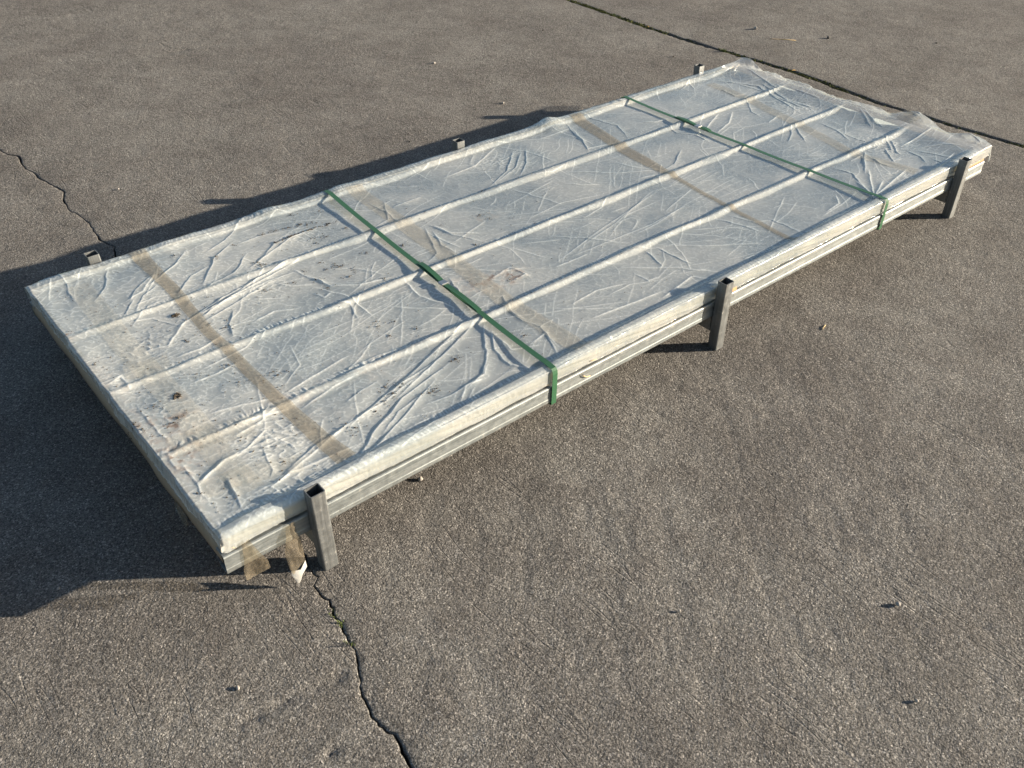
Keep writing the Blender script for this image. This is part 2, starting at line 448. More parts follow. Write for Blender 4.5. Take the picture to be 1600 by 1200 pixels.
def mat_film():
    """thin clear-to-milky polythene: partly clear, partly scattering, glossy"""
    k = NT('milky_polythene')
    def attr(n):
        x = k.N.new('ShaderNodeAttribute'); x.attribute_name = n; return x.outputs['Fac']
    g, lay, patch, crest = attr('grime'), attr('layers'), attr('milk'), attr('crest')
    c = k.mix(patch, (.86, .93, .95), (.91, .935, .92))
    c = k.mix(g, c, (.30, .245, .215))
    nb = k.bump(k.noise(120, 2, .6, vec=k.map((.7, 1.3, .6))), .0011, .5)
    df = k.N.new('ShaderNodeBsdfDiffuse'); k.t.links.new(c, df.inputs[0]); k.t.links.new(nb, df.inputs['Normal'])
    tl = k.N.new('ShaderNodeBsdfTranslucent'); k.t.links.new(c, tl.inputs[0]); k.t.links.new(nb, tl.inputs['Normal'])
    m1 = k.N.new('ShaderNodeMixShader'); m1.inputs[0].default_value = .32
    k.t.links.new(df.outputs[0], m1.inputs[1]); k.t.links.new(tl.outputs[0], m1.inputs[2])
    tr = k.N.new('ShaderNodeBsdfTransparent'); tr.inputs[0].default_value = (.985, .99, .99, 1)
    m2 = k.N.new('ShaderNodeMixShader')
    op = k.math('ADD', k.math('MULTIPLY_ADD', patch, .14, .27), k.math('MULTIPLY', g, .62))
    op = k.math('ADD', op, k.math('MULTIPLY', lay, .08))
    op = k.math('ADD', op, k.math('MULTIPLY', crest, .58)); op.node.use_clamp = True     # film stacks up along a fold
    k.t.links.new(op, m2.inputs[0])
    k.t.links.new(tr.outputs[0], m2.inputs[1]); k.t.links.new(m1.outputs[0], m2.inputs[2])
    gl = k.N.new('ShaderNodeBsdfGlossy'); gl.inputs['Roughness'].default_value = .15; gl.inputs[0].default_value = (1, 1, 1, 1); k.t.links.new(nb, gl.inputs['Normal'])
    fr = k.N.new('ShaderNodeFresnel'); fr.inputs['IOR'].default_value = 1.40; k.t.links.new(nb, fr.inputs['Normal'])
    m0 = k.N.new('ShaderNodeMixShader'); k.t.links.new(fr.outputs[0], m0.inputs[0])
    k.t.links.new(m2.outputs[0], m0.inputs[1]); k.t.links.new(gl.outputs[0], m0.inputs[2])
    k.t.links.new(m0.outputs[0], k.out.inputs['Surface'])
    return k.m

def mat_tape(name, colr, op, tint=(.90, .87, .81)):
    k = NT(name)
    nz = k.noise(24, 4, .6, vec=k.map((3, .6, 1)))
    k.base(k.mix(nz, colr, tuple(min(1, c * 1.5) for c in colr))); k.rough(.2)
    cr = k.noise(60, 4, .6, typ='RIDGED_MULTIFRACTAL', dist=.4)
    k.normal(k.bump(cr, .0010, .5))
    tr = k.N.new('ShaderNodeBsdfTransparent'); tr.inputs[0].default_value = (*tint, 1)
    m2 = k.N.new('ShaderNodeMixShader')
    k.t.links.new(k.ramp(nz, [(.3, max(0, op - .12)), (.7, min(1, op + .15))]), m2.inputs[0])
    k.t.links.new(tr.outputs[0], m2.inputs[1]); k.t.links.new(k.p.outputs[0], m2.inputs[2])
    k.t.links.new(m2.outputs[0], k.out.inputs['Surface'])
    return k.m

M = dict(
    concrete=mat_concrete(), soil=mat_soil(), film=mat_film(),
    post=mat_steel('streaked_steel', (.10, .108, .112), (.30, .315, .325), .7, .04, 'z'),
    rail=mat_steel('galvanised_steel', (.22, .25, .262), (.40, .43, .445), .8, .05, 'x'),
    bar=mat_steel('dull_steel', (.18, .18, .17), (.34, .34, .32), .5, .1, 'x'),
    panel=mat_plain('pale_panel_paint', (.77, .87, .86), (.83, .89, .87), 6, .45, .0004),
    core=mat_plain('foam_core', (.78, .70, .50), (.85, .78, .58), 80, .9),
    board=mat_plain('brown_hardboard', (.13, .085, .05), (.22, .145, .09), 50, .85, .001, stretch=(.1, 1, 1)),
    card=mat_plain('brown_paper_tape', (.22, .175, .125), (.32, .26, .19), 30, .6, .001),
    strap=mat_plain('green_strap_plastic', (.026, .088, .044), (.042, .125, .066), 300, .38, .0003, stretch=(1, .08, 1)),
    seal=mat_plain('bright_steel', (.5, .5, .5), (.7, .7, .68), 90, .3, .0004, .9),
    tape_dark=mat_tape('brown_clear_tape', (.25, .22, .18), .33, (.90, .875, .83)),
    tape_faint=mat_tape('faint_clear_tape', (.52, .51, .48), .12, (.975, .97, .955)),
    tape_light=mat_tape('pale_clear_tape', (.42, .40, .36), .17, (.95, .935, .91)),
    flap=mat_tape('loose_clear_tape', (.22, .19, .145), .22, (.84, .80, .72)),
    white=mat_plain('white_film_tip', (.30, .31, .31), (.46, .46, .45), 120, .4),
    dirt=mat_plain('dark_grit', (.025, .020, .016), (.09, .07, .05), 300, .95),
    stone=mat_plain('pale_stone', (.24, .22, .20), (.42, .39, .36), 200, .9, .002),
    stone2=mat_plain('dark_stone', (.07, .065, .06), (.14, .13, .12), 200, .9, .002),
    straw=mat_plain('dry_straw', (.50, .36, .17), (.66, .50, .27), 200, .7),
    leaf=mat_plain('yellow_dead_leaf', (.46, .27, .07), (.60, .38, .12), 150, .7),
    grass=mat_plain('grass_blade', (.055, .085, .022), (.12, .15, .045), 90, .6, 0),
    moss=mat_plain('moss', (.034, .046, .012), (.105, .115, .032), 300, .95, .002),
    wood=mat_plain('orange_wood', (.42, .22, .10), (.56, .33, .17), 120, .8, .001, stretch=(.1, 1, 1)),
)

# ------------------------------------------------------------------ the ground: three slabs over dark soil
def course(pts, seed, amp, fine):
    pts = sorted(pts, key=lambda p: p[1])
    ys = np.array([p[1] for p in pts]); xs = np.array([p[0] for p in pts])
    def fn(y):
        return np.interp(y, ys, xs) + amp * fbm(np.asarray(y) * fine, 0 * np.asarray(y) + seed, 4, seed) + amp * .45 * fbm(np.asarray(y) * 85, 0 * np.asarray(y) + seed, 2, seed + 1)
    return fn
crack_pts = [(.42, -300), (.40, -1.6), (.33, -.9), (.30, -.62)] + CRACK_NEAR + [(.44, .3), (.50, .7), (.54, 1.1)] + CRACK_FAR + [(.50, 2.9), (.56, 3.6), (.5, 300)]
crack = course(crack_pts, 3, .008, 24)
joint = course([(3.88, -300), (3.86, -1.0)] + JOINT + [(3.80, 3.6), (3.8, 300)], 9, .006, 14)
def crack_w(y): return np.clip(.0024 + .0034 * fbm(np.asarray(y) * 9, 0 * np.asarray(y) + 2.2, 3, 21), .0010, .008)
def joint_w(y): return .0150 + .006 * fbm(np.asarray(y) * 12, 0 * np.asarray(y) + 5.5, 4, 31)

def spaced(a, b, step): return np.linspace(a, b, max(2, int(round((b - a) / step)) + 1))
YS = np.concatenate([-np.geomspace(1.8, 300, 14)[::-1], spaced(-1.75, .05, .0075), spaced(.065, 5.2, .017), np.geomspace(5.5, 300, 14)])

def seg_field(X, Y, pts, w):
    best = np.full(X.shape, 1e9); side = np.zeros(X.shape); along = np.zeros(X.shape)
    L = 0; tot = sum(math.dist(p, q) for p, q in zip(pts, pts[1:]))
    for (x0, y0), (x1, y1) in zip(pts, pts[1:]):
        dx, dy = x1 - x0, y1 - y0; l2 = dx * dx + dy * dy
        t = np.clip(((X - x0) * dx + (Y - y0) * dy) / l2, 0, 1)
        ex = X - x0 - t * dx; ey = Y - y0 - t * dy; d = np.hypot(ex, ey)
        m = d < best
        best = np.where(m, d, best); side = np.where(m, np.sign(dx * ey - dy * ex), side)
        along = np.where(m, (L + t * math.sqrt(l2)) / tot, along)
        L += math.sqrt(l2)
    return best, side, along

PITS = [(.221, -.361, .010, .007), (.462, -.318, .008, .004), (1.377, -.964, .008, .004)]
for i in range(46):
    PITS.append((random.uniform(-.2, 2.2), random.uniform(-1.2, .0), random.uniform(.004, .008), random.uniform(.001, .0032)))

def ground_z(X, Y):
    near = np.exp(-np.hypot(X - 1, Y - 1) / 30)
    z = (.0022 * fbm(X * 3.1, Y * 3.1, 3, 41) + .0010 * fbm(X * 13, Y * 13, 3, 47) + .0010 * fbm(X * 45, Y * 45, 2, 53)) * near
    # brushed furrows of the near slab
    u = X * .62 + Y * .78; v = -X * .78 + Y * .62
    fur = fbm(u * 3.0, v * 28, 3, 61)
    z = z - .0009 * smooth(.25, .6, fur) * smooth(.3, -.2, Y)
    for pts, dp in ((SCAR, .007), (SCAR_FAR, .006)):
        cx = np.mean([p[0] for p in pts]); cy = np.mean([p[1] for p in pts])
        m = np.hypot(X - cx, Y - cy) < .45
        if m.any():
            Xm = X[m]; Ym = Y[m]
            jx = .012 * fbm(Xm * 30, Ym * 30, 3, 71)
            d, s, t = seg_field(Xm + jx, Ym + jx, pts, .02)
            z[m] -= dp * np.exp(-(d / .011) ** 2) * (.5 + .5 * fbm(Xm * 60, Ym * 60, 2, 77)) * smooth(0, .12, t) * smooth(1, .8, t) 
    for px, py, r, dp in PITS:
        m = (np.abs(X - px) < 3 * r) & (np.abs(Y - py) < 3 * r)
        if m.any():
            d2 = ((X[m] - px) / 1.3) ** 2 + (Y[m] - py) ** 2
            z[m] -= dp * np.exp(-d2 / (r * r) * 1.6)
    return z

def slab(name, xl, xr, tcols, worn_l, worn_r, parent):
    """xl/xr edge functions; tcols offsets measured from the left (>=0) or right (<0) edge"""
    y = YS[:, None]
    a = xl(y[:, 0])[:, None]; b = xr(y[:, 0])[:, None]
    X = a + (b - a) * tcols[None, :]
    Yg = np.broadcast_to(y, X.shape).copy()
    Z = ground_z(X, Yg)
    for worn, e in ((worn_l, a), (worn_r, b)):
        if worn:
            d = np.abs(X - e)
            Z = Z - worn * np.exp(-(d / .006)) * (.6 + .4 * vnoise(Yg * 60, X * 0 + 3, 83))
    P = np.stack([X, Yg, Z], 2)
    cols = [P]
    if worn_l:
        w = P[:, :1].copy(); w[:, :, 2] = -.032; cols = [w] + cols
    if worn_r:
        w = P[:, -1:].copy(); w[:, :, 2] = -.032; cols = cols + [w]
    return link(name, grid_mesh(name, np.concatenate(cols, 1)), M['concrete'], parent)

gs = 400.0
ground = link('ground', grid_mesh('ground', np.array([[[x, y, -.028] for y in np.linspace(-gs, gs, 3)] for x in np.linspace(-gs, gs, 3)])[:, ::1]), M['soil'], kind='structure')
ground['label'] = 'weathered grey concrete yard with cracks and a mossy joint'
far_l = lambda y: np.full(np.shape(y), -300.0)
far_r = lambda y: np.full(np.shape(y), 300.0)
tl_ = 1 - np.concatenate([np.geomspace(1.4, 300.4, 16)[::-1], spaced(0.012, 1.35, .012)[::-1], [.006, .0025, 0.0]]) / 300.4
slab('concrete_slab', far_l, lambda y: crack(y) - crack_w(y), tl_, 0, .003, ground)
d_mid = np.concatenate([[0, .0025, .006], spaced(.012, 1.6, .010), spaced(1.612, 3.36, .022), [3.375, 3.38, 3.385]]) / 3.385
slab('concrete_slab', lambda y: crack(y) + crack_w(y), lambda y: joint(y) - joint_w(y), d_mid, .003, .004, ground)
d_r = np.concatenate([[0, .004, .009], spaced(.02, 3.0, .03), np.geomspace(3.2, 296, 16)]) / 296
slab('concrete_slab', lambda y: joint(y) + joint_w(y), far_r, d_r, .004, 0, ground)

# joint filling: moss and crumbs
def clumps(name, spots, mat, size, kind='stuff'):
    V = []; T = []
    for x, y, z, s in spots:
        for k in range(5):
            b = len(V); ang = random.uniform(0, 6.28); tl = random.uniform(.3, 1.2)
            c = Vector((x + random.gauss(0, s * .6), y + random.gauss(0, s * .6), z))
            t1 = Vector((math.cos(ang), math.sin(ang), 0)) * s
            n1 = Vector((-math.sin(ang) * .5, math.cos(ang) * .5, tl)) * s
            V += [c - t1, c + t1, c + n1]; T.append((b, b + 1, b + 2))
    return link(name, tri_mesh(name, V, T), mat, kind=kind, shade=False)
spots = []
for i in range(5200):
    y = random.uniform(-.2, 3.4)
    dens = float(fbm(np.array([y * 2.6]), np.array([1.0]), 3, 91)[0])
    if random.random() < max(.10, .5 + dens * 1.6):
        spots.append((float(joint(np.array([y]))[0]) + random.uniform(-.015, .016), y, random.uniform(-.020, .001), random.uniform(.002, .006)))
tag(clumps('moss', spots, M['moss'], .005), 'dark green moss filling the straight joint between slabs', 'moss', kind='stuff')

def tuft(x, y, n, h, label, lean=.6):
    V = []; T = []
    for i in range(n):
        a = random.uniform(0, 6.28); L = h * random.uniform(.5, 1.1); w = .0011
        bx, by = random.gauss(0, .004), random.gauss(0, .006)
        out = Vector((math.cos(a), math.sin(a), 0)); sd_ = Vector((-out.y, out.x, 0)) * w
        p0 = Vector((bx, by, -.012)); p1 = p0 + out * L * .25 * lean + Vector((0, 0, L * .6 + .008)); p2 = p0 + out * L * .8 * lean + Vector((0, 0, L * .85 + .008))
        b = len(V); V += [p0 - sd_, p0 + sd_, p1 - sd_ * .8, p1 + sd_ * .8, p2]
        T += [(b, b + 1, b + 3, b + 2), (b + 2, b + 3, b + 4)]
    o = link('grass_tuft', tri_mesh('grass_tuft', V, T), M['grass'], shade=False)
    o.location = (x, y, 0)
    return tag(o, label, 'grass')
tuft(float(crack(-.105)), -.105, 15, .014, 'low green weed in the crack, closest to the steel post')
tuft(float(crack(-.135)), -.135, 16, .014, 'low green weed in the crack, in the middle of three')
tuft(float(crack(-.185)), -.185, 9, .022, 'thin upright grass blades in the crack, furthest from the rack')
tuft(float(joint(1.70)) - .01, 1.70, 60, .022, 'green weed clump in the slab joint behind the wrap corner', .9)
tuft(float(joint(2.50)), 2.50, 30, .016, 'small yellowish weed clump further along the slab joint', .9)

# pebbles
def pebble(x, y, r, mat, label, group=None):
    b = bmesh.new(); bmesh.ops.create_icosphere(b, subdivisions=2, radius=r)
    ph = random.uniform(0, 99)
    for v in b.verts:
        d = 1 + .28 * float(vnoise(v.co.x / r * 1.1 + ph, v.co.y / r * 1.1 + v.co.z / r, 5)); v.co = v.co * d; v.co.z *= .8
    o = link('pebble', bm_mesh('pebble', b), mat)
    o.location = (x, y, r * .62); o.rotation_euler = (0, 0, random.uniform(0, 6))
    return tag(o, label, 'pebble', group)
sizes = [.011, .0075, .006, .0052, .006, .004, .008, .006, .004, .004, .0036, .003, .0035, .005, .004]
labels = ['round pale pebble on the far slab beyond the joint', 'pale pebble on bare concrete, larger of two behind the rack', 'small pale pebble on bare concrete close behind the rack',
          'small pale pebble alone on the concrete in front of the rack', 'brown pebble beside the front rail between the first post and strap']
chips = {5: "tiny dark stone chip on the rack's slab, farthest behind the rack", 6: 'dark stone chip on the far slab near the round pale pebble',
         7: 'dark stone chip alone on the far slab, farthest from the joint', 13: 'dark stone chip between the last back post and the slab joint',
         14: 'small dark stone chip close behind the middle back post', 8: 'tiny light stone chip near the shallow scar beside the crack',
         9: 'tiny light stone chip beside the thin crack behind the rack', 10: 'tiny light stone chip in the broad shadow off the shaded end',
         11: 'tiny light stone chip on open concrete between the crack and the lone pebble', 12: 'tiny light stone chip on open concrete, farthest in front of the rack'}
for i, ((x, y), r) in enumerate(zip(PEBBLES, sizes)):
    dk = i in (6, 7, 5, 13, 14)
    if i < 5: pebble(x, y, r, M['stone'], labels[i])
    elif dk: pebble(x, y, r, M['stone2'], chips[i], 'dark stone chips on the yard')
    else: pebble(x, y, r, M['stone'], chips[i], 'light stone chips on the yard')

# ------------------------------------------------------------------ steel rack
rack = empty('steel_rack', (0.24, .03, 0))
tag(rack, 'low steel rack with six square posts and galvanised rails on concrete', 'rack')
rack_off = Vector(rack.location)
def rel(me):
    me.transform(Matrix.Translation(-rack_off)); return me
X0, X1 = .237, 3.198
RZ0, RZ1 = .100, .149
def rail_profile(yo, sgn):
    """C channel, web outside (at yo), open inwards; sgn = +1 inward is +y"""
    o = [(0, RZ0 + .004), (.0012, RZ0 + .0012), (.004, RZ0), (.034, RZ0), (.035, RZ0 + .001), (.035, RZ0 + .009), (.0335, RZ0 + .009), (.0335, RZ0 + .0016), (.0045, RZ0 + .0016), (.0017, RZ0 + .0045),
         (.0017, RZ0 + .013), (.0028, RZ0 + .0155), (.0028, RZ1 - .0155), (.0017, RZ1 - .013),
         (.0017, RZ1 - .0045), (.0045, RZ1 - .0016), (.0335, RZ1 - .0016), (.0335, RZ1 - .009), (.035, RZ1 - .009), (.035, RZ1 - .001), (.034, RZ1), (.004, RZ1), (.0012, RZ1 - .0012), (0, RZ1 - .004),
         (0, RZ1 - .0125), (.0008, RZ1 - .0150), (.0008, RZ0 + .0150), (0, RZ0 + .0125)]
    return [(yo + sgn * a, z) for a, z in o]
for yo, sg in ((.0325, 1), (1.197, -1)):
    me = extrude_profile('rail', rail_profile(yo, sg), X0, X1, nx=1)
    link('rail', rel(me), M['rail'], rack, shade=False)

def post_mesh(lean):
    a, b, H, t, r = .0342, .0306, .2194, .0022, .0036
    def ring(x0, x1, y0, y1, r_):
        pts = []
        for cx, cy, s in ((x1 - r_, y1 - r_, 0), (x0 + r_, y1 - r_, 90), (x0 + r_, y0 + r_, 180), (x1 - r_, y0 + r_, 270)):
            for k in range(4):
                an = math.radians(s + k * 30); pts.append((cx + r_ * math.cos(an), cy + r_ * math.sin(an)))
        return pts
    O = ring(0, a, 0, b, r); I = ring(t, a - t, t, b - t, max(.001, r - t)); n = len(O)
    V = [(x, y, 0) for x, y in O] + [(x, y, H) for x, y in O] + [(x, y, H) for x, y in I] + [(x, y, 0) for x, y in I]
    T = []
    for i in range(n):
        j = (i + 1) % n
        T += [(i, j, n + j, n + i), (n + i, n + j, 2 * n + j, 2 * n + i), (2 * n + i, 2 * n + j, 3 * n + j, 3 * n + i), (3 * n + i, 3 * n + j, j, i)]
    me = tri_mesh('post', [(x + lean[0] * z, y + lean[1] * z, z) for x, y, z in V], T)
    return me
PX = (.4233, 1.6923, 2.9765)
LEAN = {(0, 0): (-.0208, .006), (0, 1): (-.0208, .006), (0, 2): (-.0208, .010), (1, 0): (-.0517, .0), (1, 1): (-.0057, -.0), (1, 2): (.016, .02)}
posts = {}
for row, y0 in ((0, 0.0), (1, 1.2)):
    for i, x in enumerate(PX):
        me = post_mesh(LEAN[(row, i)]); me.transform(Matrix.Translation((x, y0, 0)))
        p = link('post', rel(me), M['post'], rack, shade=False)
        posts[(row, i)] = p
for i, x in enumerate(PX):
    b = box_bm(x + .002, x + .032, .0315, 1.1985, .050, .0985, .003)
    link('cross_bar', rel(bm_mesh('cross_bar', b)), M['bar'], rack, shade=False)

# ------------------------------------------------------------------ board, panel
bd = box_bm(.262, 3.192, .064, 1.166, .1500, .1560)
tag(link('hardboard_sheet', bm_mesh('hardboard_sheet', bd), M['board'], shade=False), 'brown hardboard sheet lying on the rack rails under the panel', 'board')

RIBS = [.062, .325, .605, .882, 1.160]
PXA, PXB, PYA, PYB = .256, 3.165, .044, 1.184
panel = empty('ribbed_panel', (PXA, PYA, .157))
tag(panel, 'long pale panel with five lengthwise ribs inside the plastic wrap', 'panel')
def prel(me): me.transform(Matrix.Translation((-PXA, -PYA, -.157))); return me
link('bottom_sheet', prel(bm_mesh('bottom_sheet', box_bm(PXA, PXB, PYA, PYB, .1570, .1590))), M['panel'], panel, shade=False)
link('foam_core', prel(bm_mesh('foam_core', box_bm(PXA + .002, PXB - .002, PYA + .002, PYB - .002, .1590, .1800))), M['core'], panel, shade=False)
link('top_sheet', prel(bm_mesh('top_sheet', box_bm(PXA, PXB, PYA, PYB, .1800, .1820))), M['panel'], panel, shade=False)
for ry in RIBS:
    e = .0085; xb_ = {.882: 3.00, .605: 3.12, .325: 3.08}.get(ry, PXB - .001)
    me = extrude_profile('rib', [(ry - e, .182), (ry - e * .5, .1895), (ry - e * .25, .1905), (ry + e * .25, .1905), (ry + e * .5, .1895), (ry + e, .182)], PXA + .001, xb_)
    link('rib', prel(me), M['panel'], panel, shade=False)

# ------------------------------------------------------------------ plastic wrap
FX0, FX1, FY0, FY1 = .246, 3.172, .0385, 1.1925
ST = .0023
def rib_height(x, y):
    h = np.zeros_like(y)
    for i, ry in enumerate(RIBS):
        yy = y + .0035 * fbm(x * 7, x * 0 + ry * 31, 2, 301)
        fl = .0125 + .016 * np.clip(fbm(x * 4.3, x * 0 + ry * 17, 2, 303) + .1, 0, 1)
        front = np.where(yy < ry, fl * 1.05, fl * .95)
        h = np.maximum(h,   .0098 * (1 - smooth(.10, 1.0, np.abs(yy - ry) / front)))
    h = np.where((y < RIBS[0]), np.maximum(h, .0130 - .2 * np.maximum(0, FY0 + .006 - y)), h)
    h = np.where((y > RIBS[-1]), np.maximum(h, .0130 - .2 * np.maximum(0, y - FY1 + .006)), h)
    return h

def add_folds(D, A, B, a0, b0, folds, seed=0):
    n, m = D.shape
    for amp, w, pts in folds:
        mg = .03
        xa = min(p[0] for p in pts) - mg; xb = max(p[0] for p in pts) + mg
        ya = min(p[1] for p in pts) - mg; yb = max(p[1] for p in pts) + mg
        i0 = max(0, int((xa - a0) / ST)); i1 = min(n, int((xb - a0) / ST) + 2)
        j0 = max(0, int((ya - b0) / ST)); j1 = min(m, int((yb - b0) / ST) + 2)
        if i1 - i0 < 2 or j1 - j0 < 2: continue
        X = A[i0:i1, j0:j1]; Y = B[i0:i1, j0:j1]
        Xw = X + .003 * vnoise(X * 40, Y * 40, seed + 5)
        d, s, t = seg_field(Xw, Y, pts, w)
        tap = np.minimum(1, np.minimum(t, 1 - t) * 5 + .12)
        ww = w * .001 * np.where(s > 0, 1.0, .42)
        D[i0:i1, j0:j1] += amp * .001 * tap * .60 * np.exp(-(d / ww) ** 1.1)
    return D

DROP = .050                                   # how far the wrap comes down the sides
na = int((FX1 + .12 - (FX0 - DROP)) / ST) + 1
nb = int((FY1 + DROP - (FY0 - DROP)) / ST) + 1
a = FX0 - DROP + np.arange(na) * ST
b = FY0 - DROP + np.arange(nb) * ST
A, B = np.meshgrid(a, b, indexing='ij')
D = np.zeros(A.shape)
D = add_folds(D, A, B, a[0], b[0], FOLDS, 1)
rf = []
for i in range(230):
    x = random.uniform(FX0, FX1 + .05); y = random.uniform(FY0, FY1)
    bay = random.random()
    L = random.uniform(.05, .30); an = random.gauss(.25, .7)
    k = random.gauss(0, .3)
    p0 = (x, y); p1 = (x + L * .5 * math.cos(an), y + L * .5 * math.sin(an)); p2 = (p1[0] + L * .5 * math.cos(an + k), p1[1] + L * .5 * math.sin(an + k))
    rf.append((random.choice((.6, 1.0, 1.5, 2.2)) * (1.25 if x < .75 else 1.0), random.uniform(1.8, 3.4), [p0, p1, p2]))
D = add_folds(D, A, B, a[0], b[0], rf, 2)
# soft billow, crinkle
D += .0028 * fbm(A * 5, B * 9, 2, 101) + .0030
crk = 1 - np.abs(fbm(A * 22, B * 30, 3, 107))
D += .0004 * (crk ** 4)
def thin(n_, w): return np.clip(1 - np.abs(n_) / w, 0, 1) ** 1.3
wx = A + .012 * fbm(A * 7, B * 7, 2, 411); wy = B + .012 * fbm(A * 7, B * 7, 2, 413)
for th_, sx_, sy_, w_, am_, sd_ in ((.25, 1.3, 13., .045, .0014, 421), (-.45, 2.0, 18., .05, .0010, 431), (.7, 5., 40., .08, .0005, 461), (.1, 2.4, 50., .10, .0006, 471)):
    u_ = wx * math.cos(th_) + wy * math.sin(th_); v_ = -wx * math.sin(th_) + wy * math.cos(th_)
    D += am_ * thin(vnoise(u_ * sx_, v_ * sy_, sd_), w_) * smooth(.05, .45, fbm(A * 4.5, B * 4.5, 2, sd_ + 3))
crk2 = 1 - np.abs(fbm(A * 60 + B * 20, B * 55, 2, 117))
D += .0003 * (crk2 ** 5) * (1 + 1.2 * smooth(.9, .5, A))
# crumpled, shiny spots
for cx_, cy_, rx_, ry_, k_ in ((.46, .23, .07, .07, 1.0), (.38, .74, .07, .06, .7), (.33, .45, .06, .12, .5), (.42, .09, .10, .03, .8), (.70, .80, .10, .05, .6), (.95, .99, .07, .05, .5), (2.95, .30, .10, .10, .7), (2.75, .13, .06, .05, .7), (1.75, 1.05, .09, .05, .5), (3.0, .75, .10, .12, .5)):
    w_ = k_ * np.exp(-((A - cx_) / rx_) ** 2 - ((B - cy_) / ry_) ** 2)
    D += .0036 * w_ * (1 - np.abs(fbm(A * 48 + B * 18, B * 52, 2, 501))) ** 4
BUMP = .016 * np.exp(-((A - 2.10) / .045) ** 2) + .006 * np.exp(-((A - 1.20) / .06) ** 2) + .007 * np.exp(-((A - .95) / .05) ** 2) + .004 * np.clip(fbm(A * 6, A * 0, 3, 511), 0, 1)
BUMP *= smooth(1.09, 1.18, B)
# fine pleats along the rib shoulders and the edges
pleat = fbm(A * 95 + 2.5 * fbm(A * 8, B * 8, 2, 5), B * 14, 2, 127)
for ry in RIBS:
    g = np.exp(-((B - ry - .016) / .010) ** 2) * (.4 + .6 * smooth(-.2, .4, fbm(A * 3.3, B * 0 + ry * 9, 2, 131)))
    D += .0055 * g * np.abs(pleat) ** .8
    D += .0012 * np.exp(-((B - ry) / .010) ** 2) * np.abs(fbm(A * 42, B * 42, 2, 133))
edge = np.exp(-((B - FY0 - .004) / .014) ** 2)
D += .0026 * edge * np.abs(fbm(A * 95 + B * 40 + 3 * fbm(A * 6, B * 6, 2, 139), B * 10, 2, 137)) * (.35 + .65 * smooth(-.3, .3, fbm(A * 4, B * 0, 2, 141)))
# held down under the straps
def strap_x(k, y): return (1.093 + (y - .03) / 1.165 * .066) if k == 0 else (2.531 - (y - .03) / 1.165 * .016)
for k in (0, 1):
    g = np.exp(-((A - strap_x(k, B)) / .02) ** 2)
    D *= 1 - .55 * g

D_full = D.copy()
D = .62 * D + .0012
# position
xe = np.clip(A, FX0, None); ye = np.clip(B, FY0, FY1)
over_l = np.clip(FX0 - A, 0, None); over_y = np.maximum(np.clip(FY0 - B, 0, None), np.clip(B - FY1, 0, None))
over = np.maximum(over_l, over_y)
LOOSE = smooth(1.15, .50, A + .25 * fbm(A * 3, B * 4, 3, 307))     # the film rides higher and looser towards the shaded end
rb = rib_height(A, np.clip(B, FY0, FY1))
lift = .0080 * LOOSE
z = .1835 + np.where(rb < lift, lift + .35 * (rb - lift), rb) + .004 * LOOSE * fbm(A * 6, B * 8, 3, 309)
end_drape = smooth(FX0 + .05, FX0, A)
z = np.where(over > 0, .1982, z)
z = z * (1 - end_drape * .6) + (end_drape * .6) * .193
top_w = 1 - smooth(0, .006, over)
side_n = .0040 * fbm(A * 20, B * 20, 3, 151) + .0016 * np.abs(pleat)
side_crease = .0018 * fbm(A * 6, (B + A * .1) * 160, 2, 155)
dropk = np.clip(over, 0, DROP)
hem = .042 + .004 * fbm(A * 7, B * 7, 3, 161)
hem_l = .034 + .010 * fbm(A * 0 + 3, B * 9, 3, 163)
z = z - np.minimum(dropk * 1.12, np.where(over_l > 0, hem_l, hem)) + D * top_w
z = z + BUMP * (1 - np.clip(dropk / .03, 0, 1))
bulge = np.sin(np.clip(dropk / DROP, 0, 1) * math.pi) * .0014
outw = (side_n * .4 + side_crease + bulge + .0012 + .0009 * np.abs(fbm(A * 60 + B * 25, B * 60, 2, 157)))
ys_ = np.where(B < FY0, -1, np.where(B > FY1, 1, 0))
ye = ye + ys_ * np.clip(outw, -.003, .0035) * (over_y > 0)
xe = xe - (over_l > 0) * np.clip(.006 * fbm(B * 11, A * 20, 3, 171) + .004 + outw, -.002, .016)
# rounded shoulder
sh = np.exp(-np.minimum(np.abs(B - FY0), np.abs(B - FY1)) / .0035) * (over_y <= .008)
z -= .0025 * sh
# loose far end: spread out past the panel with a ragged rim
far = np.clip((A - FX1) / .12, 0, 1)
yk = np.clip(B, FY0, FY1)
ext = .050 + .018 * fbm(yk * 5, yk * 0, 3, 181) + .030 * np.exp(-((yk - 1.17) / .07) ** 2) + .030 * np.exp(-((yk - .30) / .06) ** 2) + .062 * np.exp(-((yk - .10) / .07) ** 2)
isf = A > FX1
xe = np.where(isf, FX1 + far * ext, xe)
zf = .1985 - .004 * far + .012 * far * fbm(yk * 13, yk * 0 + far, 3, 191) + .022 * far ** 1.5 * np.exp(-((yk - 1.15) / .06) ** 2) + .026 * far * np.exp(-((yk - .34) / .06) ** 2)
pill = np.exp(-((yk - .09) / .08) ** 2)
zf = zf + pill * (.010 * np.sin(far * math.pi * .6) - .055 * smooth(.72, 1.0, far))
zin = z.copy()
bl = smooth(FX1 - .14, FX1 + .01, A)
zf_full = zf - np.minimum(dropk * 1.12, hem) * (1 - far * .2) + D * .8 * top_w
z = zin * (1 - bl) + zf_full * bl
